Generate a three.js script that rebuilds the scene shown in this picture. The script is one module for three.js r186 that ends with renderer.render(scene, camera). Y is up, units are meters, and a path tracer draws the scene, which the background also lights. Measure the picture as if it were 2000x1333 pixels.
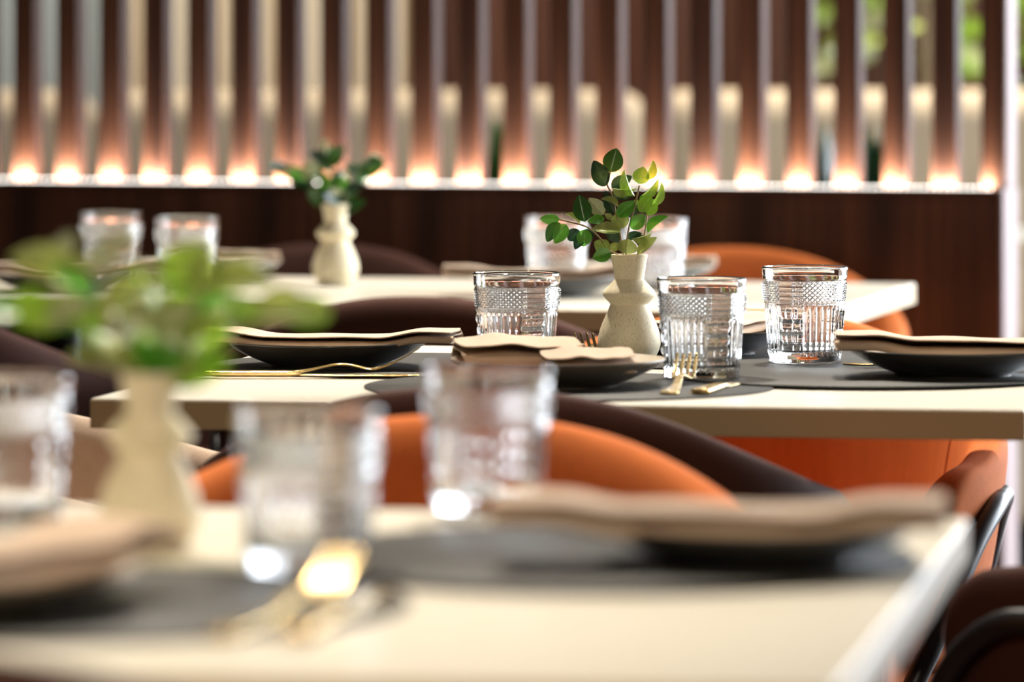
import * as THREE from 'three';
import { RectAreaLightUniformsLib } from 'three/addons/lights/RectAreaLightUniformsLib.js';
import { RoundedBoxGeometry } from 'three/addons/geometries/RoundedBoxGeometry.js';
import { mergeGeometries, toCreasedNormals } from 'three/addons/utils/BufferGeometryUtils.js';

// ------------------------------------------------------------------ camera, sky, large lights, exposure
const scene = new THREE.Scene();
RectAreaLightUniformsLib.init();
const F = 9330, HZ = 125, EYE = 1.058, TOP = 0.75;      // focal length and horizon in pixels of a 2000 x 1333 frame, heights in metres
const FULLH = 2 * (1333 - HZ);
const camera = new THREE.PerspectiveCamera(2 * Math.atan(FULLH / 2 / F) * 180 / Math.PI, 2000 / FULLH, 0.1, 60);
camera.setViewOffset(2000, FULLH, 0, FULLH - 1333, 2000, 1333);
camera.position.set(0, EYE, 0);
camera.lookAt(0, EYE, -1);
camera.focus = 4.86;
camera.userData.fStop = camera.getFocalLength() / 38;   // an aperture 38 mm across
scene.add(camera);
const renderer = new THREE.WebGLRenderer({ antialias: true });
renderer.shadowMap.enabled = true;
renderer.toneMapping = THREE.LinearToneMapping;
renderer.toneMappingExposure = 1.0;
scene.background = new THREE.Color().setRGB(0.7, 0.78, 0.9);

function areaLight(color, intensity, w, h, from, to) {
  const l = new THREE.RectAreaLight(new THREE.Color().setRGB(...color), intensity, w, h);
  l.position.set(...from); l.lookAt(...to); scene.add(l);
  return l;
}
// daylight that comes in through the two windows of the right wall
areaLight([0.86, 0.93, 1.0], 18, 2.9, 2.3, [3.36, 1.55, -7.3], [0, 1.3, -6.4]);
areaLight([0.86, 0.93, 1.0], 12, 2.9, 2.3, [3.36, 1.55, -11.1], [0, 1.3, -9.8]);

// ------------------------------------------------------------------ helpers
let seed = 7;
function rnd() { seed = (seed * 1664525 + 1013904223) >>> 0; return seed / 4294967296; }
const rr = (a, b) => a + (b - a) * rnd();
const used = {};
function numbered(n) { const k = used[n] = (used[n] ?? -1) + 1; return k ? `${n}_${String(k).padStart(3, '0')}` : n; }
function shade(o) { o.traverse((m) => { if (m.isMesh) { m.castShadow = true; m.receiveShadow = true; } }); return o; }
function part(name, geo, mat, parent) { const m = new THREE.Mesh(geo, mat); m.name = name; m.castShadow = m.receiveShadow = true; parent.add(m); return m; }
function thing(name, label, category, pos, turn = 0, group) {
  const o = new THREE.Group(); o.name = numbered(name); o.position.set(...pos); o.rotation.y = turn;
  o.userData = { label, category }; if (group) o.userData.group = group;
  scene.add(o); return o;
}
function solo(name, label, category, geo, mat, pos = [0, 0, 0], turn = 0, group) {
  const m = part(numbered(name), geo, mat, scene); m.position.set(...pos); m.rotation.y = turn;
  m.userData = { label, category }; if (group) m.userData.group = group; return m;
}
function copyOf(o, label, pos, turn = 0) {
  const c = o.clone(); c.name = numbered(o.name.replace(/_\d{3}$/, '')); c.position.set(...pos); c.rotation.set(0, turn, 0);
  c.userData = { ...o.userData, label }; scene.add(c); return c;
}
function struct(name, geos, mat, parent = scene, label) {
  const m = part(name, Array.isArray(geos) ? mergeGeometries(geos) : geos, mat, parent);
  if (parent === scene) m.userData.kind = 'structure'; if (label) m.userData.label = label; return m;
}
function box(x0, x1, y0, y1, z0, z1) { const g = new THREE.BoxGeometry(x1 - x0, y1 - y0, z1 - z0); g.translate((x0 + x1) / 2, (y0 + y1) / 2, (z0 + z1) / 2); return g; }
function rbox(w, h, d, r, x = 0, y = 0, z = 0, seg = 3) { const g = new RoundedBoxGeometry(w, h, d, seg, r); g.translate(x, y, z); return g; }
const V = (x, y, z) => new THREE.Vector3(x, y, z);
function tube(pts, r, n = 32, k = 10) { return new THREE.TubeGeometry(new THREE.CatmullRomCurve3(pts, false, 'centripetal'), n, r, k, false); }
const X = (px, d) => (px - 1000) * d / F;                // a point d in front of the camera that shows in column px

function dataTex(n, m, fn, srgb = false) {
  const a = new Uint8Array(n * m * 4);
  for (let j = 0; j < m; j++) for (let i = 0; i < n; i++) {
    const c = fn(i / n, j / m, i, j), k = 4 * (j * n + i);
    a[k] = c[0] * 255; a[k + 1] = c[1] * 255; a[k + 2] = c[2] * 255; a[k + 3] = 255;
  }
  const t = new THREE.DataTexture(a, n, m); t.wrapS = t.wrapT = THREE.RepeatWrapping; t.magFilter = THREE.LinearFilter; t.minFilter = THREE.LinearMipmapLinearFilter;
  t.generateMipmaps = true; if (srgb) t.colorSpace = THREE.SRGBColorSpace; t.needsUpdate = true; return t;
}
function hash(i, j, s) { let h = (i * 374761393 + j * 668265263 + s * 974634777) | 0; h = Math.imul(h ^ (h >>> 13), 1274126177); return ((h ^ (h >>> 16)) >>> 0) / 4294967296; }
function vnoise(x, y, px, py, s) {                       // tileable value noise with px by py cells
  const xi = Math.floor(x), yi = Math.floor(y), fx = x - xi, fy = y - yi, u = fx * fx * (3 - 2 * fx), v = fy * fy * (3 - 2 * fy);
  const g = (a, b) => hash(((a % px) + px) % px, ((b % py) + py) % py, s);
  return (g(xi, yi) * (1 - u) + g(xi + 1, yi) * u) * (1 - v) + (g(xi, yi + 1) * (1 - u) + g(xi + 1, yi + 1) * u) * v;
}
const clamp = (x, a = 0, b = 1) => Math.min(b, Math.max(a, x));
const sstep = (a, b, x) => { const t = clamp((x - a) / (b - a)); return t * t * (3 - 2 * t); };

// ------------------------------------------------------------------ materials
const rgb = (r, g, b) => new THREE.Color().setRGB(r, g, b);
const std = (color, roughness, more = {}) => new THREE.MeshStandardMaterial({ color, roughness, ...more });
const phys = (color, roughness, more = {}) => new THREE.MeshPhysicalMaterial({ color, roughness, ...more });
const walnutTex = dataTex(512, 256, (u, v) => {          // grain runs along v
  const w = vnoise(u * 9, v * 3, 9, 3, 1) * 0.55 + vnoise(u * 38, v * 4, 38, 4, 2) * 0.3 + vnoise(u * 160, v * 8, 160, 8, 3) * 0.15;
  const t = clamp((w - 0.3) * 2.2), pore = vnoise(u * 250, v * 16, 250, 16, 5) > 0.82 ? 0.75 : 1;
  return [(0.205 + 0.165 * t) * pore, (0.115 + 0.11 * t) * pore, (0.085 + 0.068 * t) * pore];
}, true);
function walnut(ru, rv, more = {}) { const t = walnutTex.clone(); t.repeat.set(ru, rv); t.needsUpdate = true; return phys(0xffffff, 0.42, { map: t, clearcoat: 0.12, clearcoatRoughness: 0.4, specularIntensity: 0.5, ...more }); }
const speckTex = dataTex(512, 512, (u, v) => {
  let d = 0; const n = vnoise(u * 150, v * 150, 150, 150, 8), m = vnoise(u * 260, v * 260, 260, 260, 9);
  if (n > 0.80) d += 0.3; if (m > 0.86) d += 0.22;
  const b = 0.985 + 0.03 * (vnoise(u * 12, v * 12, 12, 12, 4) - 0.5);
  return [b * (0.965 - 0.38 * d), b * (0.915 - 0.46 * d), b * (0.785 - 0.5 * d)];
}, true);
const weaveTex = dataTex(256, 256, (u, v, i, j) => { const a = Math.sin(i * Math.PI / 4) * Math.sin(j * Math.PI / 4) * 0.25 + 0.5 + (hash(i, j, 3) - 0.5) * 0.3; return [a, a, a]; });
const velvetTex = dataTex(256, 256, (u, v) => { const a = 0.80 + 0.2 * (0.6 * vnoise(u * 7, v * 7, 7, 7, 1) + 0.4 * vnoise(u * 30, v * 30, 30, 30, 2)); return [a, a, a]; });
const paintTex = dataTex(256, 256, (u, v) => { const a = 0.5 + 0.25 * (vnoise(u * 40, v * 40, 40, 40, 6) - 0.5) + 0.2 * (vnoise(u * 90, v * 90, 90, 90, 7) - 0.5); return [a, a, a]; });
function rep(t, a, b = a) { const c = t.clone(); c.repeat.set(a, b); c.needsUpdate = true; return c; }

const M = {
  wood: walnut(1.6, 1.0), slat: walnut(0.25, 0.7, { clearcoat: 0, roughness: 0.62, specularIntensity: 0.35 }), woodDark: walnut(3, 1),
  litEnd: std(rgb(0.24, 0.18, 0.178), 0.65),  // walnut end faces under window light, the daylight put into a pinker colour
  cream: phys(rgb(0.79, 0.74, 0.62), 0.36, { roughnessMap: null, bumpMap: rep(paintTex, 3), bumpScale: 0.00012 }),
  edge: phys(rgb(0.47, 0.355, 0.205), 0.45),  // cream table sides, their shade put into a darker khaki
  black: std(rgb(0.018, 0.018, 0.02), 0.38, { metalness: 0.3 }),
  mat: phys(rgb(0.042, 0.041, 0.038), 0.55, { specularIntensity: 0.45, bumpMap: rep(paintTex, 6), bumpScale: 0.0002 }),
  plateOut: phys(rgb(0.20, 0.175, 0.145), 0.3, { clearcoat: 0.4, clearcoatRoughness: 0.2 }),
  plateDark: phys(rgb(0.05, 0.048, 0.044), 0.25, { clearcoat: 1, clearcoatRoughness: 0.12 }),
  plateIn: phys(rgb(0.60, 0.52, 0.41), 0.35),
  vase: std(0xffffff, 0.6, { map: rep(speckTex, 2, 1) }),
  napkin: std(rgb(0.60, 0.45, 0.33), 0.9, { bumpMap: rep(weaveTex, 6), bumpScale: 0.0003, side: THREE.DoubleSide }),
  gold: std(rgb(0.83, 0.60, 0.27), 0.22, { metalness: 1 }),
  glass: phys(rgb(1, 1, 1), 0.0, { transmission: 1, thickness: 0.01, ior: 1.5 }),
  orange: phys(rgb(0.54, 0.145, 0.036), 0.85, { specularIntensity: 0.35, map: rep(velvetTex, 2), sheen: 0.12, sheenColor: rgb(1, 0.42, 0.18), sheenRoughness: 0.45 }),
  brown: phys(rgb(0.06, 0.024, 0.017), 0.8, { specularIntensity: 0.4, map: rep(velvetTex, 2), sheen: 0.08, sheenColor: rgb(0.9, 0.6, 0.55), sheenRoughness: 0.4 }),
  tan: phys(rgb(0.6, 0.44, 0.32), 0.8, { map: rep(velvetTex, 2), bumpMap: rep(weaveTex, 10), bumpScale: 0.0004, sheen: 0.4, sheenColor: rgb(1, 0.85, 0.7) }),  // brown chair fabric in sun, the sunlight put into the lighter colour
  seamO: std(rgb(0.42, 0.09, 0.018), 0.8), seamB: std(rgb(0.05, 0.03, 0.022), 0.8),
  stem: std(rgb(0.30, 0.20, 0.10), 0.7),
  floor: walnut(6, 6, { roughness: 0.5 }),
  darkWall: std(rgb(0.10, 0.07, 0.05), 0.85), plaster: std(rgb(0.62, 0.57, 0.5), 0.9), ceiling: std(rgb(0.2, 0.18, 0.16), 0.9),
  banquette: std(rgb(0.38, 0.295, 0.19), 0.75, { map: rep(velvetTex, 3) }),
  curtain: std(rgb(0.62, 0.54, 0.42), 0.9), curtainGrey: std(rgb(0.30, 0.33, 0.32), 0.9),
  frame: std(rgb(0.05, 0.05, 0.05), 0.5, { metalness: 0.4 }),
  pane: phys(rgb(1, 1, 1), 0.0, { transmission: 1, thickness: 0, ior: 1.5 }),
  trim: std(rgb(0.5, 0.5, 0.5), 0.4, { metalness: 0.8 }),
  bark: std(rgb(0.16, 0.11, 0.07), 0.85), pot: std(rgb(0.25, 0.24, 0.22), 0.7),
};
const leafMats = [[0.026, 0.085, 0.016], [0.075, 0.235, 0.026], [0.24, 0.38, 0.05], [0.24, 0.28, 0.08], [0.010, 0.032, 0.014], [0.28, 0.29, 0.18]].map((c) =>
  phys(rgb(...c), 0.28, { clearcoat: 0.4, clearcoatRoughness: 0.2, side: THREE.DoubleSide, transmission: 0.4, thickness: 0, ior: 1.45 }));
const glow = (r, g, b, k) => new THREE.MeshStandardMaterial({ color: 0x000000, emissive: rgb(r, g, b), emissiveIntensity: k, roughness: 1 });

// ------------------------------------------------------------------ room
const RX0 = -3.6, RX1 = 3.5, RZ0 = -13.1, RZ1 = 2.6, RH = 3.05;
struct('floor', box(RX0 - 0.15, RX1 + 0.15, -0.15, 0, RZ0 - 0.15, RZ1 + 0.15), M.floor);
struct('ceiling', box(RX0 - 0.15, RX1 + 0.15, RH, RH + 0.15, RZ0 - 0.15, RZ1 + 0.15), M.ceiling);
struct('wall_left', box(RX0 - 0.15, RX0, 0, RH, RZ0 - 0.15, RZ1 + 0.15), M.darkWall);
struct('wall_front', box(RX0, RX1, 0, RH, RZ1, RZ1 + 0.15), M.darkWall);
struct('wall_right', [
  box(RX1, RX1 + 0.15, 0, 0.35, RZ0 - 0.15, RZ1 + 0.15), box(RX1, RX1 + 0.15, 2.75, RH, RZ0 - 0.15, RZ1 + 0.15),
  box(RX1, RX1 + 0.15, 0.35, 2.75, RZ0 - 0.15, -12.7), box(RX1, RX1 + 0.15, 0.35, 2.75, -9.5, -8.9), box(RX1, RX1 + 0.15, 0.35, 2.75, -5.7, RZ1 + 0.15)], M.plaster);
struct('wall_back', box(RX0, RX1, 0, RH, RZ0 - 0.15, RZ0), M.plaster);
function windowIn(name, w, h, pos, turn) {
  const g = new THREE.Group(); g.name = name; g.userData.kind = 'structure'; g.position.set(...pos); g.rotation.y = turn; scene.add(g);
  const t = 0.05;
  part('window_frame', mergeGeometries([box(-w / 2, w / 2, 0, t, -0.03, 0.03), box(-w / 2, w / 2, h - t, h, -0.03, 0.03), box(-w / 2, -w / 2 + t, t, h - t, -0.03, 0.03), box(w / 2 - t, w / 2, t, h - t, -0.03, 0.03), box(-t / 2, t / 2, t, h - t, -0.03, 0.03)]), M.frame, g);
  for (const s of [-1, 1]) { const p = part('pane', new THREE.PlaneGeometry(w / 2 - 1.5 * t, h - 2 * t), M.pane, g); p.position.set(s * (w / 4 - t / 4), h / 2, 0); }
}
windowIn('window_1', 3.2, 2.4, [RX1 + 0.07, 0.35, -7.3], Math.PI / 2);
windowIn('window_2', 3.2, 2.4, [RX1 + 0.07, 0.35, -11.1], Math.PI / 2);

// ceiling downlights
const lampShell = new THREE.LatheGeometry([[0.0, 0.03], [0.04, 0.03], [0.05, 0.0], [0.062, 0.0], [0.064, 0.006], [0.056, 0.03], [0.056, 0.075], [0, 0.075]].map((p) => new THREE.Vector2(...p)), 32);
const lampDisc = new THREE.CylinderGeometry(0.038, 0.038, 0.004, 24);
function downlight(x, z, k, label, aim = [0, 0], cone = 0.55, warm = [1, 0.9, 0.76]) {
  const t = thing('ceiling_downlight', label, 'ceiling light', [x, RH - 0.075, z], 0);
  part('housing', lampShell, M.trim, t);
  const d = part('bulb', lampDisc, glow(...warm, 40), t); d.position.y = 0.02;
  const s = new THREE.SpotLight(rgb(...warm), k, 0, cone, 0.55, 2); s.castShadow = true; s.shadow.radius = 3.5;
  s.position.set(x, RH - 0.085, z); s.target.position.set(x + aim[0], 0, z + aim[1]); scene.add(s, s.target);
}
downlight(0.5, -5.9, 29, 'round ceiling downlight above the middle table and its right chair', [-0.15, 1.0], 0.5);
downlight(-0.35, -5.95, 29, 'round ceiling downlight above the middle table and its left chair', [0.2, 1.0], 0.5);
downlight(0.15, -4.3, 19, 'round ceiling downlight above the far edge of the near table, right one', [-0.05, 1.3], 0.46);
downlight(-0.5, -4.35, 21, 'round ceiling downlight above the far edge of the near table, left one', [0, 1.3], 0.46);
downlight(-0.75, -1.3, 11, 'round ceiling downlight above the front left of the near table', [0.45, -1.55], 0.27, [1, 0.82, 0.6]);
downlight(0.3, 0.6, 26, 'added fill lamp in the ceiling above and behind the camera', [-0.2, -2.9], 0.6, [1, 0.82, 0.6]);  // unseen fill light added to brighten the sides facing the camera
downlight(0.35, -7.1, 14, 'round ceiling downlight just in front of the slatted partition, right one', [0, 0.5]);
downlight(-0.65, -7.3, 14, 'round ceiling downlight just in front of the slatted partition, left one', [0, 0.5]);
downlight(-0.8, -10.6, 28, 'round ceiling downlight above the banquette, left one', [0, -0.4], 0.85);
downlight(0.6, -10.6, 18, 'round ceiling downlight above the banquette, right one', [0.4, -0.6], 0.85);
downlight(1.15, -10.7, 40, 'added ceiling lamp that brightens the two leafy trees', [0, -0.3], 0.6);  // unseen lamp, added so the distant foliage shows brighter

// ------------------------------------------------------------------ slatted partition with its low walnut wall
const PL = { x: X(-60, 7.85), z: -7.85 }, PR = { x: X(1954, 7.28), z: -7.28 };
const PLEN = Math.hypot(PR.x - PL.x, PR.z - PL.z), PTURN = -Math.atan2(PR.z - PL.z, PR.x - PL.x);
const partition = new THREE.Group(); partition.name = 'wall_partition'; partition.position.set(PL.x, 0, PL.z); partition.rotation.y = PTURN;
partition.userData = { kind: 'structure', label: 'walnut partition of upright slats on a low panelled wall' }; scene.add(partition);
const RAIL = 0.868;
{
  // the low wall is faced with veneer boards
  const n = 7, w = PLEN / n;
  for (let i = 0; i < n; i++) {
    const g = box(0, w - 0.0008, 0.11, RAIL - 0.012, -0.092, 0), uv = g.attributes.uv, off = rnd() * 3;
    for (let k = 0; k < uv.count; k++) uv.setXY(k, uv.getX(k) * 0.4 + off, uv.getY(k) * 0.6 + rnd() * 0);
    const b = part('panel', g, M.wood, partition); b.position.x = i * w;
  }
  part('ledge', box(0, PLEN, RAIL - 0.012, RAIL - 0.003, -0.092, 0.001), M.woodDark, partition);
  part('skirting', box(0, PLEN, 0, 0.11, -0.092, -0.012), M.black, partition);
  part('lit_end_panel', rbox(0.006, RAIL, 0.094, 0.002, PLEN + 0.003, RAIL / 2, -0.046), M.litEnd, partition);  // panel coloured like walnut lit from the window side
  const pitch = 0.0777, count = 23;
  for (let i = 0; i < count; i++) {
    const h = RH - RAIL - 0.001, g = rbox(0.039, h, 0.036, 0.0015), uv = g.attributes.uv, off = rnd() * 5;
    for (let k = 0; k < uv.count; k++) uv.setX(k, uv.getX(k) + off);
    const s = part('slat', g, M.slat, partition); s.position.set(PLEN - 0.0195 - i * pitch, RAIL + h / 2, -0.053);
  }
  part('lit_slat_end', rbox(0.004, RH - RAIL - 0.002, 0.056, 0.001, PLEN + 0.002, RAIL + (RH - RAIL) / 2, -0.06), M.litEnd, partition);  // strip that paints the lit side of the last slat
}
{
  const t = thing('led_strip', 'glowing strip of small warm white lamps along the foot of the slats', 'light strip', [PL.x, RAIL - 0.003, PL.z], PTURN);
  part('channel', box(0.01, PLEN - 0.01, 0, 0.002, -0.030, -0.009), M.trim, t);
  const g = new THREE.CylinderGeometry(0.0021, 0.0023, 0.0018, 10), m = glow(1, 0.94, 0.86, 13);
  for (let i = 0; i < 165; i++) { const l = part('led', g, m, t); l.position.set(0.02 + i * (PLEN - 0.04) / 164, 0.0028, -0.015); l.castShadow = false; }
  const L = new THREE.RectAreaLight(rgb(1, 0.90, 0.74), 430, PLEN - 0.04, 0.008);
  const mid = V(PLEN / 2, 0.0045, -0.0245).applyAxisAngle(V(0, 1, 0), PTURN), up = V(0, 1, -0.35).applyAxisAngle(V(0, 1, 0), PTURN);
  L.position.set(PL.x + mid.x, RAIL - 0.003 + mid.y, PL.z + mid.z);
  // the strip faces up and a little towards the slats
  const xa = V(1, 0, 0).applyAxisAngle(V(0, 1, 0), PTURN), za = up.clone().normalize().negate(), ya = za.clone().cross(xa);
  L.quaternion.setFromRotationMatrix(new THREE.Matrix4().makeBasis(xa, ya, za)); scene.add(L);
}

// ------------------------------------------------------------------ beyond the partition
{
  const t = thing('banquette', 'long beige upholstered banquette bench behind the slatted partition', 'bench', [0.1, 0, -10.3]);
  part('plinth', box(-2.2, 2.6, 0, 0.1, -0.5, 0.38), M.black, t);
  part('seat', rbox(4.8, 0.34, 0.95, 0.05, 0.2, 0.27, 0), M.banquette, t);
  for (let i = 0; i < 4; i++) { const b = part('back_cushion', rbox(1.198, 0.58, 0.16, 0.075, 0, 0, 0, 6), M.banquette, t); b.position.set(-1.6 + i * 1.2, 0.712, -0.1); b.rotation.x = -0.1; }
  const wl = new THREE.PlaneGeometry(1, 1);
}
function curtain(name, label, mat, x0, x1, z, n) {
  const g = new THREE.PlaneGeometry(x1 - x0, 2.9, n * 12, 1), p = g.attributes.position;
  for (let i = 0; i < p.count; i++) { const x = p.getX(i); p.setZ(i, 0.045 * Math.sin(x / (x1 - x0) * n * 2 * Math.PI + 0.6 * Math.sin(x * 3))); }
  g.computeVertexNormals();
  const back = g.clone(); back.translate(0, 0, -0.004);
  return solo(name, label, 'curtain', mergeGeometries([g, back]), mat, [(x0 + x1) / 2, 1.455, z]);
}
M.curtain.side = M.curtainGrey.side = THREE.DoubleSide;
curtain('curtain', 'pleated beige curtain hanging behind the banquette', M.curtain, -0.93, -0.2, -11.6, 11);
curtain('curtain', 'pleated grey curtain hanging left of the beige one', M.curtainGrey, -2.6, -0.94, -11.7, 16);
{
  const t = new THREE.Group(); t.name = 'wall_back_panelling'; t.position.set(-0.18, 0, -11.75); t.userData = { kind: 'structure', label: 'dark walnut boards on the wall behind the banquette' }; scene.add(t);
  for (let i = 0; i < 20; i++) { const b = part('board', rbox(0.118, RH - 0.002, 0.03, 0.004), M.woodDark, t); b.position.set(0.06 + i * 0.12, RH / 2, i % 2 ? 0 : 0.012); }
  part('backing', box(0, 2.4, 0, RH - 0.002, -0.05, -0.03), M.black, t);
}

// ------------------------------------------------------------------ leaves and plants
function leafGeo(fold, curl, round) {
  const nu = 14, nv = 8, pos = [], idx = [], uv = [];
  for (let i = 0; i <= nu; i++) for (let j = 0; j <= nv; j++) {
    const u = i / nu, s = j / nv * 2 - 1, w = 0.5 * Math.pow(Math.sin(Math.PI * Math.pow(u, round)), 0.72) * (1 - 0.12 * u);
    const mid = Math.exp(-Math.pow(s / 0.12, 2));
    pos.push(s * w, u - 0.06 * curl * u * u, fold * Math.abs(s) * w * 0.9 - curl * u * u * 0.35 - 0.02 * mid * (1 - u) + 0.012 * Math.sin(u * 22 + Math.abs(s) * 4) * Math.abs(s) * w);
    uv.push(j / nv, u);
  }
  for (let i = 0; i < nu; i++) for (let j = 0; j < nv; j++) { const a = i * (nv + 1) + j; idx.push(a, a + 1, a + nv + 1, a + 1, a + nv + 2, a + nv + 1); }
  const g = new THREE.BufferGeometry(); g.setAttribute('position', new THREE.Float32BufferAttribute(pos, 3)); g.setAttribute('uv', new THREE.Float32BufferAttribute(uv, 2)); g.setIndex(idx); g.computeVertexNormals(); return g;
}
const leafGeos = [leafGeo(0.25, 0.1, 0.85), leafGeo(0.5, 0.45, 0.9), leafGeo(0.15, 0.25, 0.8)];
const leafTex = dataTex(128, 128, (u, v) => {            // paler midrib and side veins
  const s = Math.abs(u - 0.5) * 2, rib = Math.exp(-Math.pow(s / 0.05, 2)), vein = Math.pow(Math.abs(Math.sin((v - s * 0.28) * 30)), 14) * 0.22 * (1 - s);
  const a = 0.8 + 0.2 * clamp(rib + vein) + 0.06 * (vnoise(u * 12, v * 12, 12, 12, 2) - 0.5);
  return [a, a, a * 0.97];
}, true);
leafMats.forEach((m) => { m.map = leafTex; m.color.multiplyScalar(3.0); });
function addLeaf(parent, base, tip, width, roll, mat, geo, normalHint = V(0, 0.25, 1)) {
  const y = tip.clone().sub(base), L = y.length(); y.normalize();
  let x = y.clone().cross(normalHint).normalize(); const z = x.clone().cross(y).normalize();
  const m = part('leaf', leafGeos[geo], leafMats[mat], parent);
  const q = new THREE.Quaternion().setFromRotationMatrix(new THREE.Matrix4().makeBasis(x, y, z)).multiply(new THREE.Quaternion().setFromAxisAngle(V(0, 1, 0), roll));
  m.quaternion.copy(q); m.position.copy(base); m.scale.set(width, L, L); return m;
}
// a sprig grown from the mouth of a vase: a bent stem with alternating leaves
function sprig(label, at, turn, lean, length, n, size, tones, s0, group) {
  seed = s0;
  const t = thing('leafy_sprig', label, 'plant sprig', at, turn, group);
  const top = V(Math.sin(lean) * length, Math.cos(lean) * length, rr(-0.01, 0.01)), bend = V(Math.sin(lean) * length * 0.3, length * 0.55 * Math.cos(lean * 0.4), 0);
  const c = new THREE.QuadraticBezierCurve3(V(0, -0.05, 0), bend, top);
  part('stem', new THREE.TubeGeometry(c, 20, 0.0011, 6), M.stem, t);
  for (let i = 0; i < n; i++) {
    const u = 0.22 + 0.78 * (i + 0.6) / n, p = c.getPoint(Math.min(1, u)), tan = c.getTangent(Math.min(1, u)), a = i * 2.4 + rr(-0.4, 0.4);
    const side = V(Math.cos(a), 0, Math.sin(a)), dir = tan.clone().multiplyScalar(i === n - 1 ? 1 : rr(0.25, 0.8)).add(side).normalize(), L = size * rr(0.8, 1.15);
    addLeaf(t, p, p.clone().addScaledVector(dir, L), L * rr(0.52, 0.66), rr(-0.5, 0.5), tones[Math.floor(rnd() * tones.length)], Math.floor(rnd() * 3), V(rr(-0.5, 0.5), 0.5, 1));
  }
  return t;
}

// ------------------------------------------------------------------ tables
const TR = -9.8 * Math.PI / 180;
function table(label, cx, d, w, dep, turn) {
  const t = thing('dining_table', label, 'table', [cx, 0, -d], turn);
  part('tabletop', rbox(w, 0.028, dep, 0.002, 0, TOP - 0.014, 0, 2), M.cream, t);
  for (const [a, l, c] of [[0, w, dep / 2], [Math.PI, w, dep / 2], [Math.PI / 2, dep, w / 2], [-Math.PI / 2, dep, w / 2]]) {
    const e = part('shaded_edge_band', rbox(l - 0.001, 0.0255, 0.0016, 0.0006, 0, TOP - 0.0148, c, 2), M.edge, t); e.rotation.y = a;  // bands over the cream slab, coloured as its sides look in shade
  }
  const cols = w > 1.2 ? [-w / 4, w / 4] : [0];
  for (const c of cols) {
    part('column', (() => { const g = new THREE.CylinderGeometry(0.035, 0.035, TOP - 0.05, 28); g.translate(c, (TOP - 0.03) / 2, 0); return g; })(), M.black, t);
    part('base_plate', (() => { const g = new THREE.LatheGeometry([[0, 0], [0.235, 0], [0.24, 0.004], [0.238, 0.009], [0.06, 0.016], [0.036, 0.04]].map((p) => new THREE.Vector2(...p)), 40); g.translate(c, 0, 0); return g; })(), M.black, t);
    part('top_plate', rbox(0.3, 0.006, 0.3, 0.002, c, TOP - 0.032, 0, 1), M.black, t);
  }
  return t;
}
const MT = table('cream square table in focus, laid for four with a speckled vase', 0.107, 4.747, 0.857, 0.855, TR);
const NT = table('blurred cream table nearest to the camera with its corner showing', -0.190, 2.862, 0.86, 0.90, -9.5 * Math.PI / 180);
const BR = -13 * Math.PI / 180;
const BTC = (() => { const w = 1.5, dp = 0.79, c = V(w / 2, 0, -dp / 2).applyAxisAngle(V(0, 1, 0), BR); return { x: 0.565 - c.x, d: 6.70 + c.z, w, dp }; })();
const BT = table('long cream table in front of the slatted partition', BTC.x, BTC.d, BTC.w, BTC.dp, BR);

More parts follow.
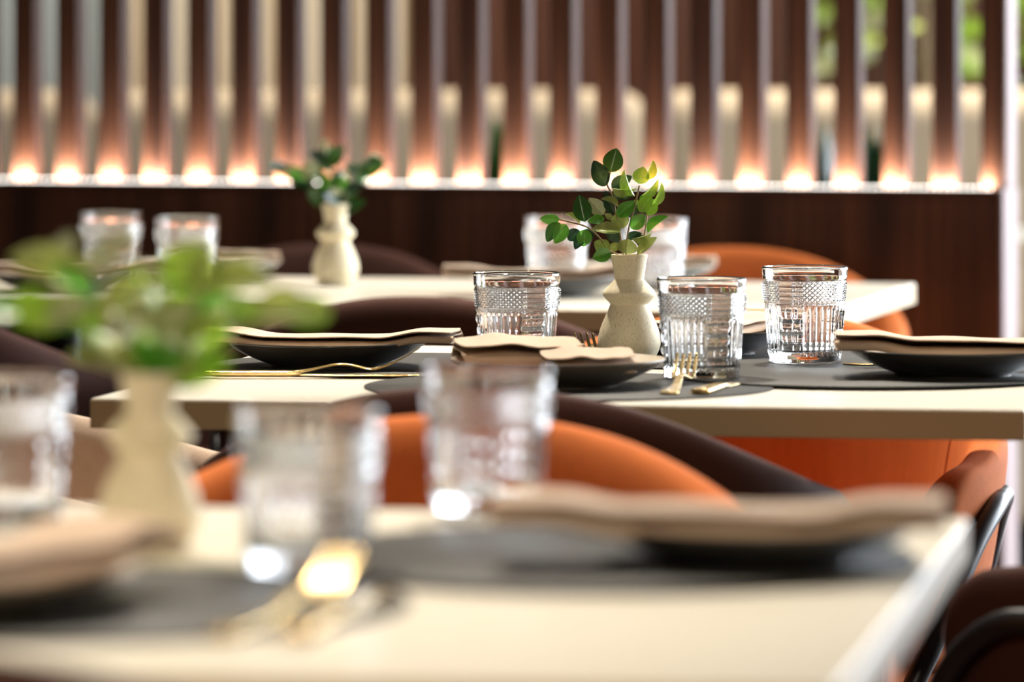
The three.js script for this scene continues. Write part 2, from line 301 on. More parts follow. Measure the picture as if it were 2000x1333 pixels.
// ------------------------------------------------------------------ drinking glasses
const glassGeo = (() => {
  const H = 0.098, R1 = 0.0435, R0 = 0.0366, nA = 320;
  const ys = []; const add = (a, b, n) => { for (let i = 0; i < n; i++) ys.push(a + (b - a) * i / n); };
  add(0.0, 0.09, 8); add(0.09, 0.60, 26); add(0.60, 0.64, 6); add(0.64, 0.84, 30); add(0.84, 0.88, 6); add(0.88, 0.985, 6); ys.push(0.985);
  const outer = (t, a) => {                              // t from 0 at the foot to 1 at the rim, a the angle in turns
    let r = R0 + (R1 - R0) * Math.pow(t, 1.1);
    const pa = ((a * 3) % 1 + 1) % 1, inBars = pa < 0.30; // three upright panels of bars between fluted stretches
    const sheer = inBars ? 1 : 0;
    if (t < 0.03) r -= 0.0022 * Math.pow(1 - t / 0.03, 2);
    if (t > 0.08 && t < 0.615) {
      const e = sstep(0.08, 0.12, t) * (1 - sstep(0.56, 0.61, t));
      if (sheer) { const b = (t - 0.10) / 0.49 * 4, f = b - Math.floor(b), blk = Math.abs(pa / 0.30 * 2 - 1); r += e * (0.0009 - 0.0022 * Math.pow(Math.abs(2 * f - 1), 3) - 0.0015 * Math.pow(blk, 6) - 0.0007 * Math.pow(Math.abs(Math.sin(pa / 0.30 * Math.PI * 3)), 0.7) * (Math.floor(b) % 2)); }
      else { const f = ((pa - 0.30) / 0.70 * 9) % 1; r += e * (-0.0014 + 0.0021 * Math.sqrt(Math.max(0, 1 - Math.pow(2 * f - 1, 2)))); }
    }
    r += 0.0009 * Math.exp(-Math.pow((t - 0.625) / 0.009, 2));
    if (t > 0.64 && t < 0.845) {
      const e = sstep(0.64, 0.655, t) * (1 - sstep(0.83, 0.845, t));
      if (sheer) { const f = (t - 0.645) / 0.195 * 4 % 1; r += e * (0.0013 * Math.sqrt(Math.max(0, 1 - Math.pow(2 * f - 1, 2))) - 0.0006); }
      else { const u = a * 48, v = (t - 0.645) / 0.195 * 4, p = Math.abs(((u + v) % 1 + 1) % 1 * 2 - 1), q = Math.abs(((u - v) % 1 + 1) % 1 * 2 - 1); r += e * (0.0018 * Math.min(1 - p, 1 - q) * 2 - 0.0007); }
    }
    r -= 0.0007 * Math.exp(-Math.pow((t - 0.855) / 0.008, 2));
    if (t > 0.865) r += 0.0005 * sstep(0.865, 0.89, t);
    return r;
  };
  const rings = ys.map((t) => ({ y: t * H, r: (a) => outer(t, a) }));
  const T = 0.0026, rIn = (t) => R0 + (R1 - R0) * Math.pow(t, 1.1) - T + 0.0004 * t;
  for (const [y, f] of [[0.993, 0.75], [0.999, 0.45], [1.0, 0.25], [0.997, 0.06]]) rings.push({ y: y * H, r: () => rIn(1) + (T + 0.0001) * f });
  for (let i = 0; i <= 16; i++) { const t = 0.98 - (0.98 - 0.15) * i / 16; rings.push({ y: t * H, r: () => rIn(t) }); }
  for (const [k, y] of [[0.97, 0.138], [0.9, 0.128], [0.75, 0.122], [0.5, 0.119], [0.22, 0.118]]) rings.push({ y: y * H, r: () => rIn(0.13) * k });
  const pos = [], idx = [];
  for (const g of rings) for (let i = 0; i < nA; i++) { const a = i / nA, r = g.r(a); pos.push(r * Math.cos(a * 2 * Math.PI), g.y, r * Math.sin(a * 2 * Math.PI)); }
  for (let k = 0; k < rings.length - 1; k++) for (let i = 0; i < nA; i++) { const a = k * nA + i, b = k * nA + (i + 1) % nA; idx.push(a, a + nA, b, b, a + nA, b + nA); }
  const ci = pos.length / 3; pos.push(0, 0.118 * H, 0); const last = (rings.length - 1) * nA; for (let i = 0; i < nA; i++) idx.push(last + i, ci, last + (i + 1) % nA);
  // underside: a standing ring and a shallow star-cut hollow
  let prev = 0;
  for (const [k, y] of [[0.93, 0.0], [0.86, 0.012], [0.6, 0.022], [0.3, 0.026]]) {
    const s = pos.length / 3;
    for (let i = 0; i < nA; i++) { const a = i / nA, r = outer(0, a) * k, cut = k < 0.9 && k > 0.4 ? 0.006 * Math.abs(Math.sin(a * Math.PI * 24)) : 0; pos.push(r * Math.cos(a * 2 * Math.PI), (y + cut) * H, r * Math.sin(a * 2 * Math.PI)); }
    for (let i = 0; i < nA; i++) { const j = (i + 1) % nA; idx.push(prev + i, prev + j, s + i, prev + j, s + j, s + i); }
    prev = s;
  }
  const cb = pos.length / 3; pos.push(0, 0.027 * H, 0); for (let i = 0; i < nA; i++) idx.push(prev + i, prev + (i + 1) % nA, cb);
  const g = new THREE.BufferGeometry(); g.setAttribute('position', new THREE.Float32BufferAttribute(pos, 3)); g.setIndex(idx); g.computeVertexNormals(); return g;
})();
const MATH = 0.0022;                                     // thickness of a place mat
let firstGlass;
function glass(label, px, d, lift, turn) {
  const pos = [X(px, d), TOP + lift, -d];
  if (!firstGlass) { firstGlass = solo('drinking_glass', label, 'glass', glassGeo, M.glass, pos, turn, 'cut glass tumblers on the tables'); return firstGlass; }
  return copyOf(firstGlass, label, pos, turn);
}
glass('cut glass tumbler in focus, behind the folded napkin left of the vase', 1009, 4.767, MATH, 1.28);
glass('cut glass tumbler in focus, behind the upturned fork right of the vase', 1370, 4.643, MATH, 1.25);
glass('cut glass tumbler in focus, beside the end of the long rolled napkin', 1572, 4.856, MATH * 2, 0.415);
glass('blurred cut glass tumbler left of the nearest vase, cut by the frame edge', 12, 3.19, MATH, 0.4);
glass('blurred cut glass tumbler right of the nearest vase, lowest in the picture', 602, 2.88, MATH, 1.3);
glass('blurred cut glass tumbler in front of the orange chair on the near table', 952, 3.24, MATH * 2, 0.7);
glass('small distant tumbler on the far table, farthest left', 217, 6.69, MATH, 1.1);
glass('small distant tumbler on the far table, half behind the near leaves', 366, 6.5, MATH, 0.3);
glass('small distant tumbler on the far table, left of and behind the focused vase', 1087, 6.5, MATH, 1.9);
glass('small distant tumbler on the far table, right of and behind the focused vase', 1280, 6.45, MATH, 0.2);

// ------------------------------------------------------------------ vases
const vaseGeo = (() => {
  const p = [[0.0, 0.0005], [0.019, 0.0], [0.0222, 0.0012], [0.0262, 0.0068], [0.0300, 0.0138], [0.0321, 0.0210], [0.0320, 0.0275], [0.0303, 0.0350], [0.0275, 0.0430], [0.0240, 0.0510], [0.0212, 0.0570], [0.0198, 0.0608],
    [0.0195, 0.0622], [0.0208, 0.0640], [0.0238, 0.0670], [0.0262, 0.0700], [0.0270, 0.0724], [0.0262, 0.0750], [0.0238, 0.0780], [0.0203, 0.0815], [0.0172, 0.0850], [0.0154, 0.0872], [0.0150, 0.0884], [0.0154, 0.0905], [0.0166, 0.0985], [0.0184, 0.1095], [0.0190, 0.1120],
    [0.0188, 0.1128], [0.0182, 0.1129], [0.0176, 0.1120], [0.0166, 0.1060], [0.0140, 0.0920], [0.0132, 0.0880], [0.0140, 0.0800], [0.0150, 0.0700], [0, 0.0690]].map((q) => new THREE.Vector2(...q));
  const sp = new THREE.SplineCurve(p.slice(1, -1)), pts = [p[0], ...sp.getPoints(150), p[p.length - 1]].map((q) => new THREE.Vector2(Math.max(0, q.x), q.y));
  return new THREE.LatheGeometry(pts, 96);
})();
const vaseMid = solo('bud_vase', 'speckled cream ceramic vase in focus at the middle table', 'vase', vaseGeo, M.vase, [X(1229, 4.89), TOP, -4.89], 0, 'cream bud vases with green sprigs');
const vaseNear = copyOf(vaseMid, 'large blurred cream vase on the nearest table', [X(293, 3.02), TOP, -3.02], 1);
const vaseFar = copyOf(vaseMid, 'small cream vase on the far table before the slats', [X(655, 6.65), TOP, -6.65], 2);

// the plant in focus: four sprigs, each leaf set from base to tip (in tenths of millimetres of the drawing, origin at the vase mouth)
{
  const K = 9.83e-5, P = (x, y, z) => V((x - 1061) * K, (1210 - y) * K, z);
  const at = [vaseMid.position.x, TOP + 0.1127, vaseMid.position.z];
  const sprigs = [
    ['leafy sprig leaning far left out of the focused vase', [[1010, 1600, 0], [960, 1230, 0.004], [850, 1160, 0.010], [740, 1020, 0.014], [620, 920, 0.014], [460, 870, 0.012], [335, 840, 0.010]], [
      [335, 835, 120, 845, 105, 1, 2, 0.010], [345, 875, 185, 1070, 130, 0, 1, 0.016], [400, 885, 280, 1085, 150, 1, 1, 0.024], [540, 950, 420, 1060, 130, 4, 0, 0.012], [600, 935, 575, 1125, 150, 1, 1, 0.026],
      [565, 1000, 490, 1145, 100, 4, 0, 0.021], [595, 862, 535, 578, 185, 0, 0, 0.022], [545, 882, 400, 757, 60, 3, 1, 0.012], [640, 940, 610, 1100, 120, 4, 2, 0.006], [850, 1165, 690, 1065, 150, 3, 2, 0.016], [872, 1180, 668, 1235, 140, 1, 1, 0.026], [800, 830, 620, 865, 95, 1, 0, 0.010]]],
    ['leafy upright sprig with dark leaves, tallest in the focused vase', [[1040, 1600, 0], [1000, 1210, 0], [960, 960, 0.002], [920, 780, 0.004], [870, 560, 0.004], [830, 480, 0.003], [862, 352, 0.002]], [
      [860, 352, 932, 98, 200, 0, 0, 0.003], [812, 497, 688, 224, 175, 4, 0, 0.008], [878, 515, 1088, 390, 140, 4, 2, -0.006], [882, 520, 1145, 550, 70, 3, 1, 0.010], [890, 560, 1085, 610, 120, 4, 2, 0.0], [795, 792, 636, 618, 150, 5, 0, 0.0],
      [905, 782, 788, 540, 100, 4, 2, 0.012], [942, 702, 768, 597, 62, 3, 1, 0.018], [880, 830, 800, 780, 60, 3, 0, 0.01], [845, 1060, 960, 950, 170, 4, 2, -0.012], [870, 1165, 945, 1085, 90, 3, 0, 0.004], [972, 950, 658, 930, 125, 3, 0, 0.028], [1062, 850, 855, 845, 165, 3, 2, 0.008]]],
    ['leafy sprig with bright leaves coloured as if backlit rising to the right in the focused vase', [[1075, 1600, 0], [1025, 1200, 0.006], [1050, 950, 0.010], [1110, 720, 0.008], [1165, 490, 0.004]], [
      [1160, 472, 1212, 288, 165, 2, 2, 0.006], [1232, 425, 1335, 230, 85, 2, 1, 0.0], [1115, 600, 970, 335, 75, 2, 1, 0.008], [1195, 595, 1395, 438, 65, 2, 1, 0.004], [930, 805, 1125, 650, 140, 1, 0, 0.008], [1000, 805, 1205, 690, 95, 4, 2, -0.004],
      [1168, 765, 1292, 588, 140, 2, 0, 0.006], [1075, 935, 1225, 785, 140, 1, 1, 0.016], [1040, 1030, 1190, 985, 85, 4, 2, 0.0], [1020, 1195, 1052, 1035, 205, 3, 2, 0.018], [1150, 640, 1040, 790, 90, 2, 0, -0.004]]],
    ['leafy short sprig at the right rim of the focused vase', [[1110, 1600, 0], [1150, 1210, -0.006], [1225, 985, -0.008], [1250, 800, -0.010], [1300, 640, -0.010]], [
      [1258, 802, 1335, 632, 130, 2, 0, -0.006], [1300, 700, 1437, 468, 55, 2, 1, -0.008], [1255, 988, 1447, 783, 90, 1, 1, 0.0], [1090, 1040, 1310, 1005, 62, 3, 1, 0.012], [1150, 1202, 1345, 1018, 100, 3, 0, 0.010], [1225, 1100, 1120, 1010, 110, 4, 2, -0.006], [1190, 700, 1290, 560, 110, 1, 2, -0.014], [1200, 1140, 1215, 1010, 90, 0, 2, -0.01]]]];
  for (const [label, line, leaves] of sprigs) {
    const t = thing('leafy_sprig', label, 'plant sprig', at);
    part('stem', tube(line.map(([x, y, z]) => P(x, y, z)), 0.0009, 40, 7), M.stem, t);
    leaves.forEach(([x0, y0, x1, y1, w, tone, geo, z], i) => {
      const b = P(x0, y0, z), L0 = Math.hypot(x1 - x0, y1 - y0) * K, full = 1.14 * Math.max(w * K, L0 * 0.55), roll = Math.acos(clamp(1.14 * w * K / full, 0.15, 1)) * (i % 2 ? 1 : -1);
      addLeaf(t, b, P(x1, y1, z + (i % 3 - 1) * 0.005), full, roll, tone, geo, V(0, 0.1, 1));
    });
  }
}
// the blurred near plant and the far plant
{
  const n = vaseNear.position, a = [n.x, TOP + 0.1125, n.z], gr = 'sprigs in the nearest vase';
  const G = [2, 3, 5, 3, 1, 2];
  for (const [lean, len, leaves, s, label] of [[-1.15, 0.098, 11, 11, 'blurred sprig reaching far left over the nearest vase'], [-0.66, 0.088, 11, 12, 'blurred sprig rising up left in the nearest vase'], [0.15, 0.058, 9, 13, 'blurred short upright sprig in the nearest vase'],
    [0.66, 0.078, 11, 14, 'blurred sprig rising up right in the nearest vase'], [1.14, 0.092, 11, 15, 'blurred sprig reaching far right over the nearest vase']]) sprig(label, a, 0, lean, len, leaves, 0.040, G, s * 7919);
  const f = vaseFar.position, b = [f.x, TOP + 0.1125, f.z];
  for (const [lean, len, leaves, s, label] of [[-0.95, 0.085, 12, 21, 'distant sprig leaning left in the far vase'], [-0.15, 0.072, 12, 22, 'distant upright sprig in the far vase'], [0.7, 0.072, 12, 23, 'distant sprig leaning right in the far vase']]) sprig(label, b, 0, lean, len, leaves, 0.037, [0, 1, 0, 4, 5], s * 7919);
}

// ------------------------------------------------------------------ place mats, plates
const matGeo = (() => { const r = 0.195, pts = [[0, 0], [r - 0.0006, 0], [r, 0.0006], [r, MATH - 0.0005], [r - 0.0008, MATH], [0, MATH]].map((p) => new THREE.Vector2(...p)); return toCreasedNormals(new THREE.LatheGeometry(pts, 96), 0.7); })();
let firstMat;
function mat(label, x, d, lift = 0) { const pos = [x, TOP + lift, -d]; if (!firstMat) return (firstMat = solo('place_mat', label, 'place mat', matGeo, M.mat, pos, 0, 'round dark place mats')); return copyOf(firstMat, label, pos); }
mat('round dark place mat of the setting nearest the camera on the middle table', X(1111, 4.545), 4.545);
mat('round dark place mat under the left setting of the middle table', -0.112, 4.865);
mat('round dark place mat under the right setting of the middle table', 0.345, 4.69, MATH);
mat('round dark place mat under the rear setting of the middle table', 0.19, 5.0, 0);
mat('blurred round place mat at the right of the nearest table', 0.055, 2.955, MATH);
mat('blurred round place mat at the front left of the nearest table', -0.253, 2.72, 0);
const plateGeos = (() => {
  const out = [[0, 0.003], [0.048, 0.003], [0.050, 0.0], [0.056, 0.0], [0.058, 0.0025], [0.072, 0.008], [0.088, 0.0155], [0.098, 0.0215], [0.1015, 0.0242], [0.1022, 0.0256], [0.1016, 0.0264]], inn = [[0.1016, 0.0264], [0.1003, 0.0258], [0.096, 0.0232], [0.086, 0.0176], [0.070, 0.0108], [0.055, 0.0072], [0.03, 0.0064], [0, 0.0064]];
  const mk = (a) => new THREE.LatheGeometry(new THREE.SplineCurve(a.map((p) => new THREE.Vector2(...p))).getPoints(48).map((p) => new THREE.Vector2(Math.max(0, p.x), p.y)), 96);
  return [mk(out), mk(inn)];
})();
function plate(label, x, d, lift, outer, inner = M.plateIn) {
  const t = thing('dinner_plate', label, 'plate', [x, TOP + lift, -d], 0, 'stoneware dinner plates');
  part('body', plateGeos[0], outer, t); part('glazed_face', plateGeos[1], inner, t); return t;
}
plate('taupe stoneware plate with a cream face in front of the focused vase', X(1090, 4.535), 4.535, MATH, M.plateOut);
plate('shiny dark plate at the left of the middle table', -0.1875, 4.83, MATH, M.plateDark);
plate('matt charcoal plate at the right edge of the picture', 0.43, 4.657, MATH * 2, M.plateDark);
plate('dark plate at the rear of the middle table, seen between two tumblers', 0.2, 5.05, MATH, M.plateDark);
plate('blurred dark plate under the long napkin on the nearest table', 0.150, 2.91, MATH * 2, M.plateDark);
plate('blurred plate at the lower left of the picture on the nearest table', -0.31, 2.66, MATH, M.plateOut);
plate('distant plate on the far table behind the focused vase', 0.047, 6.35, 0.001, M.plateDark);
plate('distant plate on the far table nearest to the rear rust chair', 0.185, 6.68, 0.001, M.plateDark);
plate('distant plate on the far table left of its vase', -0.43, 6.82, 0.001, M.plateDark);
plate('distant plate on the far table below the two left tumblers', -0.605, 6.44, 0.001, M.plateDark);

// ------------------------------------------------------------------ napkins: a folded strip of cloth; the section is a flattened spiral, swept along the strip
function napkinGeo(L, W, Hh, s0, sag = 0, rise = 0, round = 0) {
  seed = s0;
  const th = 0.0011, path = [], arc = (cx, cy, r, a0, a1, n) => { for (let i = 0; i <= n; i++) { const a = a0 + (a1 - a0) * i / n; path.push([cx + r * Math.cos(a), cy + r * Math.sin(a)]); } };
  const g = Hh / 3, w = W / 2;
  // from an inner edge on the middle layer, round the right fold to the bottom, round the left fold to the top, a tucked free edge at the right
  for (let i = 0; i <= 8; i++) path.push([-w * 0.75 + (w * 1.5) * i / 8, g * 1.5]);
  arc(w * 0.8, g * 0.8, g * 0.7, Math.PI / 2, -Math.PI / 2, 8);
  for (let i = 1; i <= 10; i++) path.push([w * 0.8 - w * 1.6 * i / 10, g * 0.1]);
  arc(-w * 0.82, g * 1.35, g * 1.25, -Math.PI / 2, -Math.PI * 1.5, 10);
  for (let i = 1; i <= 10; i++) path.push([-w * 0.82 + w * 1.74 * i / 10, g * 2.6 - g * 0.25 * Math.sin(Math.PI * i / 10)]);
  const n = path.length, nl = 40, ph = [rnd() * 6, rnd() * 6, rnd() * 6], pos = [], uv = [], idx = [];
  const nor = path.map((p, i) => { const a = path[Math.max(0, i - 1)], b = path[Math.min(n - 1, i + 1)], dx = b[0] - a[0], dy = b[1] - a[1], l = Math.hypot(dx, dy) || 1; return [-dy / l, dx / l]; });
  const ring = [...path.map((p, i) => [i, 1]), ...path.map((p, i) => [n - 1 - i, -1])];
  for (let k = 0; k <= nl; k++) {
    const u = k / nl, x = (u - 0.5) * L;
    for (const [i, sgn] of ring) {
      const p = path[i], lay = p[1] / Hh;
      const pw = 1 - round * Math.pow(Math.abs(2 * u - 1), 5) + 0.025 * Math.sin(u * 5 + ph[0]) + 0.008 * Math.sin(u * 13 + ph[1]);
      const puff = 1 + 0.045 * lay * Math.sin(u * 7 + ph[1] + p[0] * 25) * 0.6 + rise * lay * Math.exp(-Math.pow((u - 0.35) / 0.16, 2));
      const y = Math.max(0.0006, p[1] * puff) + sgn * th * 0.5 * nor[i][1] + 0.0004 * lay * Math.sin(u * 21 + ph[2] + p[0] * 60) - sag * (1 - sstep(0.055, 0.1, Math.abs(x)));
      const endx = x + (u < 0.5 ? -1 : 1) * 0.0014 * Math.pow(Math.abs(2 * u - 1), 8) * Math.sin(i * 0.6 + ph[0]);
      pos.push(endx, y, p[0] * pw + sgn * th * 0.5 * nor[i][0]); uv.push(u * L * 10, i * 0.02);
    }
  }
  const m = ring.length;
  for (let k = 0; k < nl; k++) for (let i = 0; i < m; i++) { const a = k * m + i, b = k * m + (i + 1) % m; idx.push(a, b, a + m, b, b + m, a + m); }
  for (const k of [0, nl]) for (let i = 0; i < n - 1; i++) { const a = k * m + i, b = k * m + i + 1, c = k * m + m - 1 - i, d = k * m + m - 2 - i; if (k) idx.push(a, b, c, b, d, c); else idx.push(a, c, b, b, c, d); }
  const geo = new THREE.BufferGeometry(); geo.setAttribute('position', new THREE.Float32BufferAttribute(pos, 3)); geo.setAttribute('uv', new THREE.Float32BufferAttribute(uv, 2)); geo.setIndex(idx); geo.computeVertexNormals();
  return toCreasedNormals(geo, 0.9);
}
const PLT = 0.0268;                                       // a cloth lies across the rim of its plate
function napkin(label, geo, x, d, lift, turn) { return solo('napkin', label, 'napkin', geo, M.napkin, [x, TOP + lift, -d], turn, 'folded taupe napkins'); }
const napLong = napkinGeo(0.262, 0.085, 0.0135, 101, 0.006, 0), napLong2 = napkinGeo(0.27, 0.08, 0.018, 202, 0.007, 0.15), napShort = napkinGeo(0.125, 0.06, 0.012, 303, 0.0, 0.2), napFold = napkinGeo(0.118, 0.085, 0.022, 404, 0.0, 0.2, 0.3), napEnd = napkinGeo(0.085, 0.08, 0.019, 505, 0.0, 0.2, 0.3);
napkin('long folded taupe napkin across the shiny dark plate at the left', napLong, X(640, 4.805), 4.805, MATH + PLT, -0.12);
napkin('long rolled taupe napkin across the charcoal plate at the right edge', napLong2, X(1905, 4.63), 4.63, MATH * 2 + PLT, -0.06);
napkin('folded napkin lying uppermost on the taupe plate in front', napFold, X(1014, 4.56), 4.56, MATH + 0.0215, 0.2).rotation.set(0.08, 0.2, 0.0, 'YXZ');
napkin('folded napkin end lying lower right on the taupe plate in front', napEnd, X(1150, 4.50), 4.50, MATH + 0.0165, 0.12).rotation.set(0.08, 0.12, 0.03, 'YXZ');
napkin('folded napkin on the rear plate, seen between two tumblers', napLong, X(1400, 5.05), 5.05, MATH + PLT, 1.25);
napkin('blurred long napkin across the plate on the nearest table', napLong2, X(1405, 2.875), 2.875, MATH * 2 + PLT, -0.1);
napkin('blurred napkin at the lower left of the picture', napLong2, X(10, 2.66), 2.66, MATH + PLT, 1.1);
napkin('distant napkin on the far table behind the focused vase', napLong, X(1060, 6.35), 6.35, 0.001 + PLT, 0.05);
napkin('distant napkin on the far table nearest to the rear rust chair', napShort, X(1310, 6.68), 6.68, 0.001 + PLT, -0.1);
napkin('distant napkin on the far table left of its vase', napShort, X(460, 6.82), 6.82, 0.001 + PLT, 0.1);
napkin('distant napkin on the far table below the two left tumblers', napLong, X(160, 6.44), 6.44, 0.001 + PLT, 0.1);

// ------------------------------------------------------------------ cutlery
function loft(stations, nx = 8) {                         // stations: [x, centre z, width, y, thickness]; rounded section, closed ends
  const pos = [], idx = [], m = nx * 2;
  for (const [x, cz, w, y, t] of stations) for (let i = 0; i < m; i++) { const a = i / m * 2 * Math.PI, c = Math.cos(a), s = Math.sin(a); pos.push(x, y + t / 2 * Math.sign(s) * Math.pow(Math.abs(s), 0.6), cz + w / 2 * Math.sign(c) * Math.pow(Math.abs(c), 0.5)); }
  for (let k = 0; k < stations.length - 1; k++) for (let i = 0; i < m; i++) { const a = k * m + i, b = k * m + (i + 1) % m; idx.push(a, a + m, b, b, a + m, b + m); }
  for (let i = 1; i < m - 1; i++) { idx.push(0, i, i + 1); const q = (stations.length - 1) * m; idx.push(q, q + i + 1, q + i); }
  const g = new THREE.BufferGeometry(); g.setAttribute('position', new THREE.Float32BufferAttribute(pos, 3)); g.setIndex(idx); g.computeVertexNormals(); return g;
}
const bendY = (x) => 0.0016 + 0.0085 * Math.exp(-Math.pow((x - 0.125) / 0.030, 2)) + (x > 0.152 ? 1.05 * Math.pow(x - 0.152, 1.25) : 0);
const forkHandle = (() => { const s = []; for (let i = 0; i <= 40; i++) { const x = 0.158 * i / 40, w = x < 0.004 ? 0.012 + 1.6 * x : x < 0.09 ? 0.0185 - 0.115 * (x - 0.004) : x < 0.130 ? 0.0086 - 0.06 * (x - 0.09) : 0.0062 + 0.56 * (x - 0.130); s.push([x, 0, Math.min(w, 0.0235), bendY(x), x < 0.1 ? 0.0032 : 0.0024]); } return loft(s); })();
const tineGeo = (() => { const s = []; for (let i = 0; i <= 14; i++) { const x = 0.155 + 0.047 * i / 14; s.push([x, 0, 0.0040 - 0.0016 * Math.pow(i / 14, 3), bendY(x), 0.0021 - 0.0009 * i / 14]); } return loft(s, 6); })();
const knifeHandle = (() => { const s = []; for (let i = 0; i <= 24; i++) { const x = 0.098 * i / 24; s.push([x, 0, (x < 0.004 ? 0.013 + 1.4 * x : 0.0186 - 0.05 * x) * (x > 0.092 ? 1 - 4 * (x - 0.092) : 1), 0.0029, 0.0056 - (x > 0.088 ? (x - 0.088) * 0.32 : 0)]); } return loft(s); })();
const knifeBlade = (() => { const s = []; for (let i = 0; i <= 20; i++) { const u = i / 20, x = 0.096 + 0.118 * u; s.push([x, 0.0012 * u, (0.0125 + 0.007 * Math.sin(u * 2.2)) * (u > 0.82 ? Math.sqrt(Math.max(0.02, 1 - Math.pow((u - 0.82) / 0.18, 2))) : 1), 0.0014, 0.0016]); } return loft(s); })();
let firstFork, firstKnife;
function fork(label, x, d, lift, turn) {
  if (firstFork) return copyOf(firstFork, label, [x, TOP + lift, -d], turn);
  firstFork = thing('fork', label, 'fork', [x, TOP + lift, -d], turn, 'gold forks');
  part('handle', forkHandle, M.gold, firstFork); for (let i = 0; i < 4; i++) part('tine', tineGeo, M.gold, firstFork).position.z = (i - 1.5) * 0.0062; return firstFork;
}
function knife(label, x, d, lift, turn) {
  if (firstKnife) return copyOf(firstKnife, label, [x, TOP + lift, -d], turn);
  firstKnife = thing('knife', label, 'knife', [x, TOP + lift, -d], turn, 'gold knives');
  part('handle', knifeHandle, M.gold, firstKnife); part('blade', knifeBlade, M.gold, firstKnife); return firstKnife;
}
// turn 0 points the cutlery to the right; a quarter turn points it away from the camera
fork('gold fork with its tines up in front of the right-hand focused tumbler', X(1306, 4.41), 4.41, MATH, Math.PI / 2 - 0.12);
knife('gold knife lying right of the upturned fork on the front mat', X(1366, 4.41), 4.41, MATH, Math.PI / 2 - 0.26);
fork('gold fork lying beside the shiny dark plate at the left', X(420, 4.705), 4.705, MATH, -0.05);
knife('gold knife along the front edge of the left place mat', X(391, 4.672), 4.672, MATH, 0.0);
fork('gold fork with its tines behind the charcoal plate at the right', X(2064, 4.768), 4.768, MATH * 2, Math.PI - 0.04);
knife('gold knife behind the charcoal plate at the right', X(2062, 4.805), 4.805, MATH * 2, Math.PI - 0.02);
fork('dark-looking fork with upright tines between tumbler and focused vase', X(1189, 5.10), 5.10, MATH + 0.003, -Math.PI / 2 - 0.15);
fork('blurred gold fork on the front left mat of the nearest table', X(425, 2.545), 2.545, MATH, Math.PI / 2 - 0.3);
knife('blurred gold knife on the front left mat of the nearest table', X(575, 2.545), 2.545, MATH, Math.PI / 2 - 0.2);

// ------------------------------------------------------------------ chairs: a wrap-around upholstered shell, a seat pad, a bent black tube frame
const plan = new THREE.CatmullRomCurve3([[-0.225, 0.15], [-0.262, 0.04], [-0.264, -0.08], [-0.218, -0.205], [-0.118, -0.27], [0, -0.286], [0.118, -0.27], [0.218, -0.205], [0.264, -0.08], [0.262, 0.04], [0.225, 0.15]].map((p) => V(p[0], 0, p[1])), false, 'centripetal');
const shellTop = (p) => { const z = p.z; const side = Math.pow(Math.abs(p.x) / 0.264, 2.3); return 0.778 - 0.105 * side - (z > -0.08 ? 0.42 * (z + 0.08) * (0.6 + z + 0.08) : 0); };
const shellGeo = (() => {
  const ns = 96, nc = 36, Ltot = plan.getLength(), pos = [], uv = [], idx = [];
  for (let i = 0; i <= ns; i++) {
    const u = i / ns, p = plan.getPointAt(u), t = plan.getTangentAt(u), n = V(t.z, 0, -t.x);   // n points outward
    const e = Math.min(u, 1 - u) * Ltot, top = shellTop(p), bot = 0.415, r = 0.085;
    const inset = e < r ? r - Math.sqrt(Math.max(0, r * r - (r - e) * (r - e))) : 0, zt = top - inset, zb = bot + inset * 0.75, th = 0.05 * Math.min(1, 0.35 + Math.sqrt(e / 0.02) * 0.65);
    for (let k = 0; k < nc; k++) {
      const a = k / nc * 2 * Math.PI, c = Math.cos(a), s = Math.sin(a), hh = (zt - zb) / 2, y = (zt + zb) / 2 + hh * Math.sign(s) * Math.pow(Math.abs(s), 0.32), off = th / 2 * Math.sign(c) * Math.pow(Math.abs(c), 0.62);
      const h = (y - bot) / 0.36, lean = 0.035 * h - 0.02 * Math.pow(1 - h, 2);
      pos.push(p.x + n.x * (off + lean), y, p.z + n.z * (off + lean)); uv.push(u * 4, k / nc * 2);
    }
  }
  for (let i = 0; i < ns; i++) for (let k = 0; k < nc; k++) { const a = i * nc + k, b = i * nc + (k + 1) % nc; idx.push(a, b, a + nc, b, b + nc, a + nc); }
  for (let k = 1; k < nc - 1; k++) { idx.push(0, k + 1, k); const q = ns * nc; idx.push(q, q + k, q + k + 1); }
  const g = new THREE.BufferGeometry(); g.setAttribute('position', new THREE.Float32BufferAttribute(pos, 3)); g.setAttribute('uv', new THREE.Float32BufferAttribute(uv, 2)); g.setIndex(idx); g.computeVertexNormals(); return g;
})();
function shellPoint(u, y, out) { const p = plan.getPointAt(u), t = plan.getTangentAt(u), top = shellTop(p), s1 = Math.pow(Math.min(1, Math.abs(y - (top + 0.415) / 2) / ((top - 0.415) / 2)), 1 / 0.32), off = -0.025 * Math.pow(1 - s1 * s1, 0.31) - out, h = (y - 0.415) / 0.36, lean = 0.035 * h - 0.02 * Math.pow(1 - h, 2) + off; return V(p.x + t.z * lean, y, p.z - t.x * lean); }
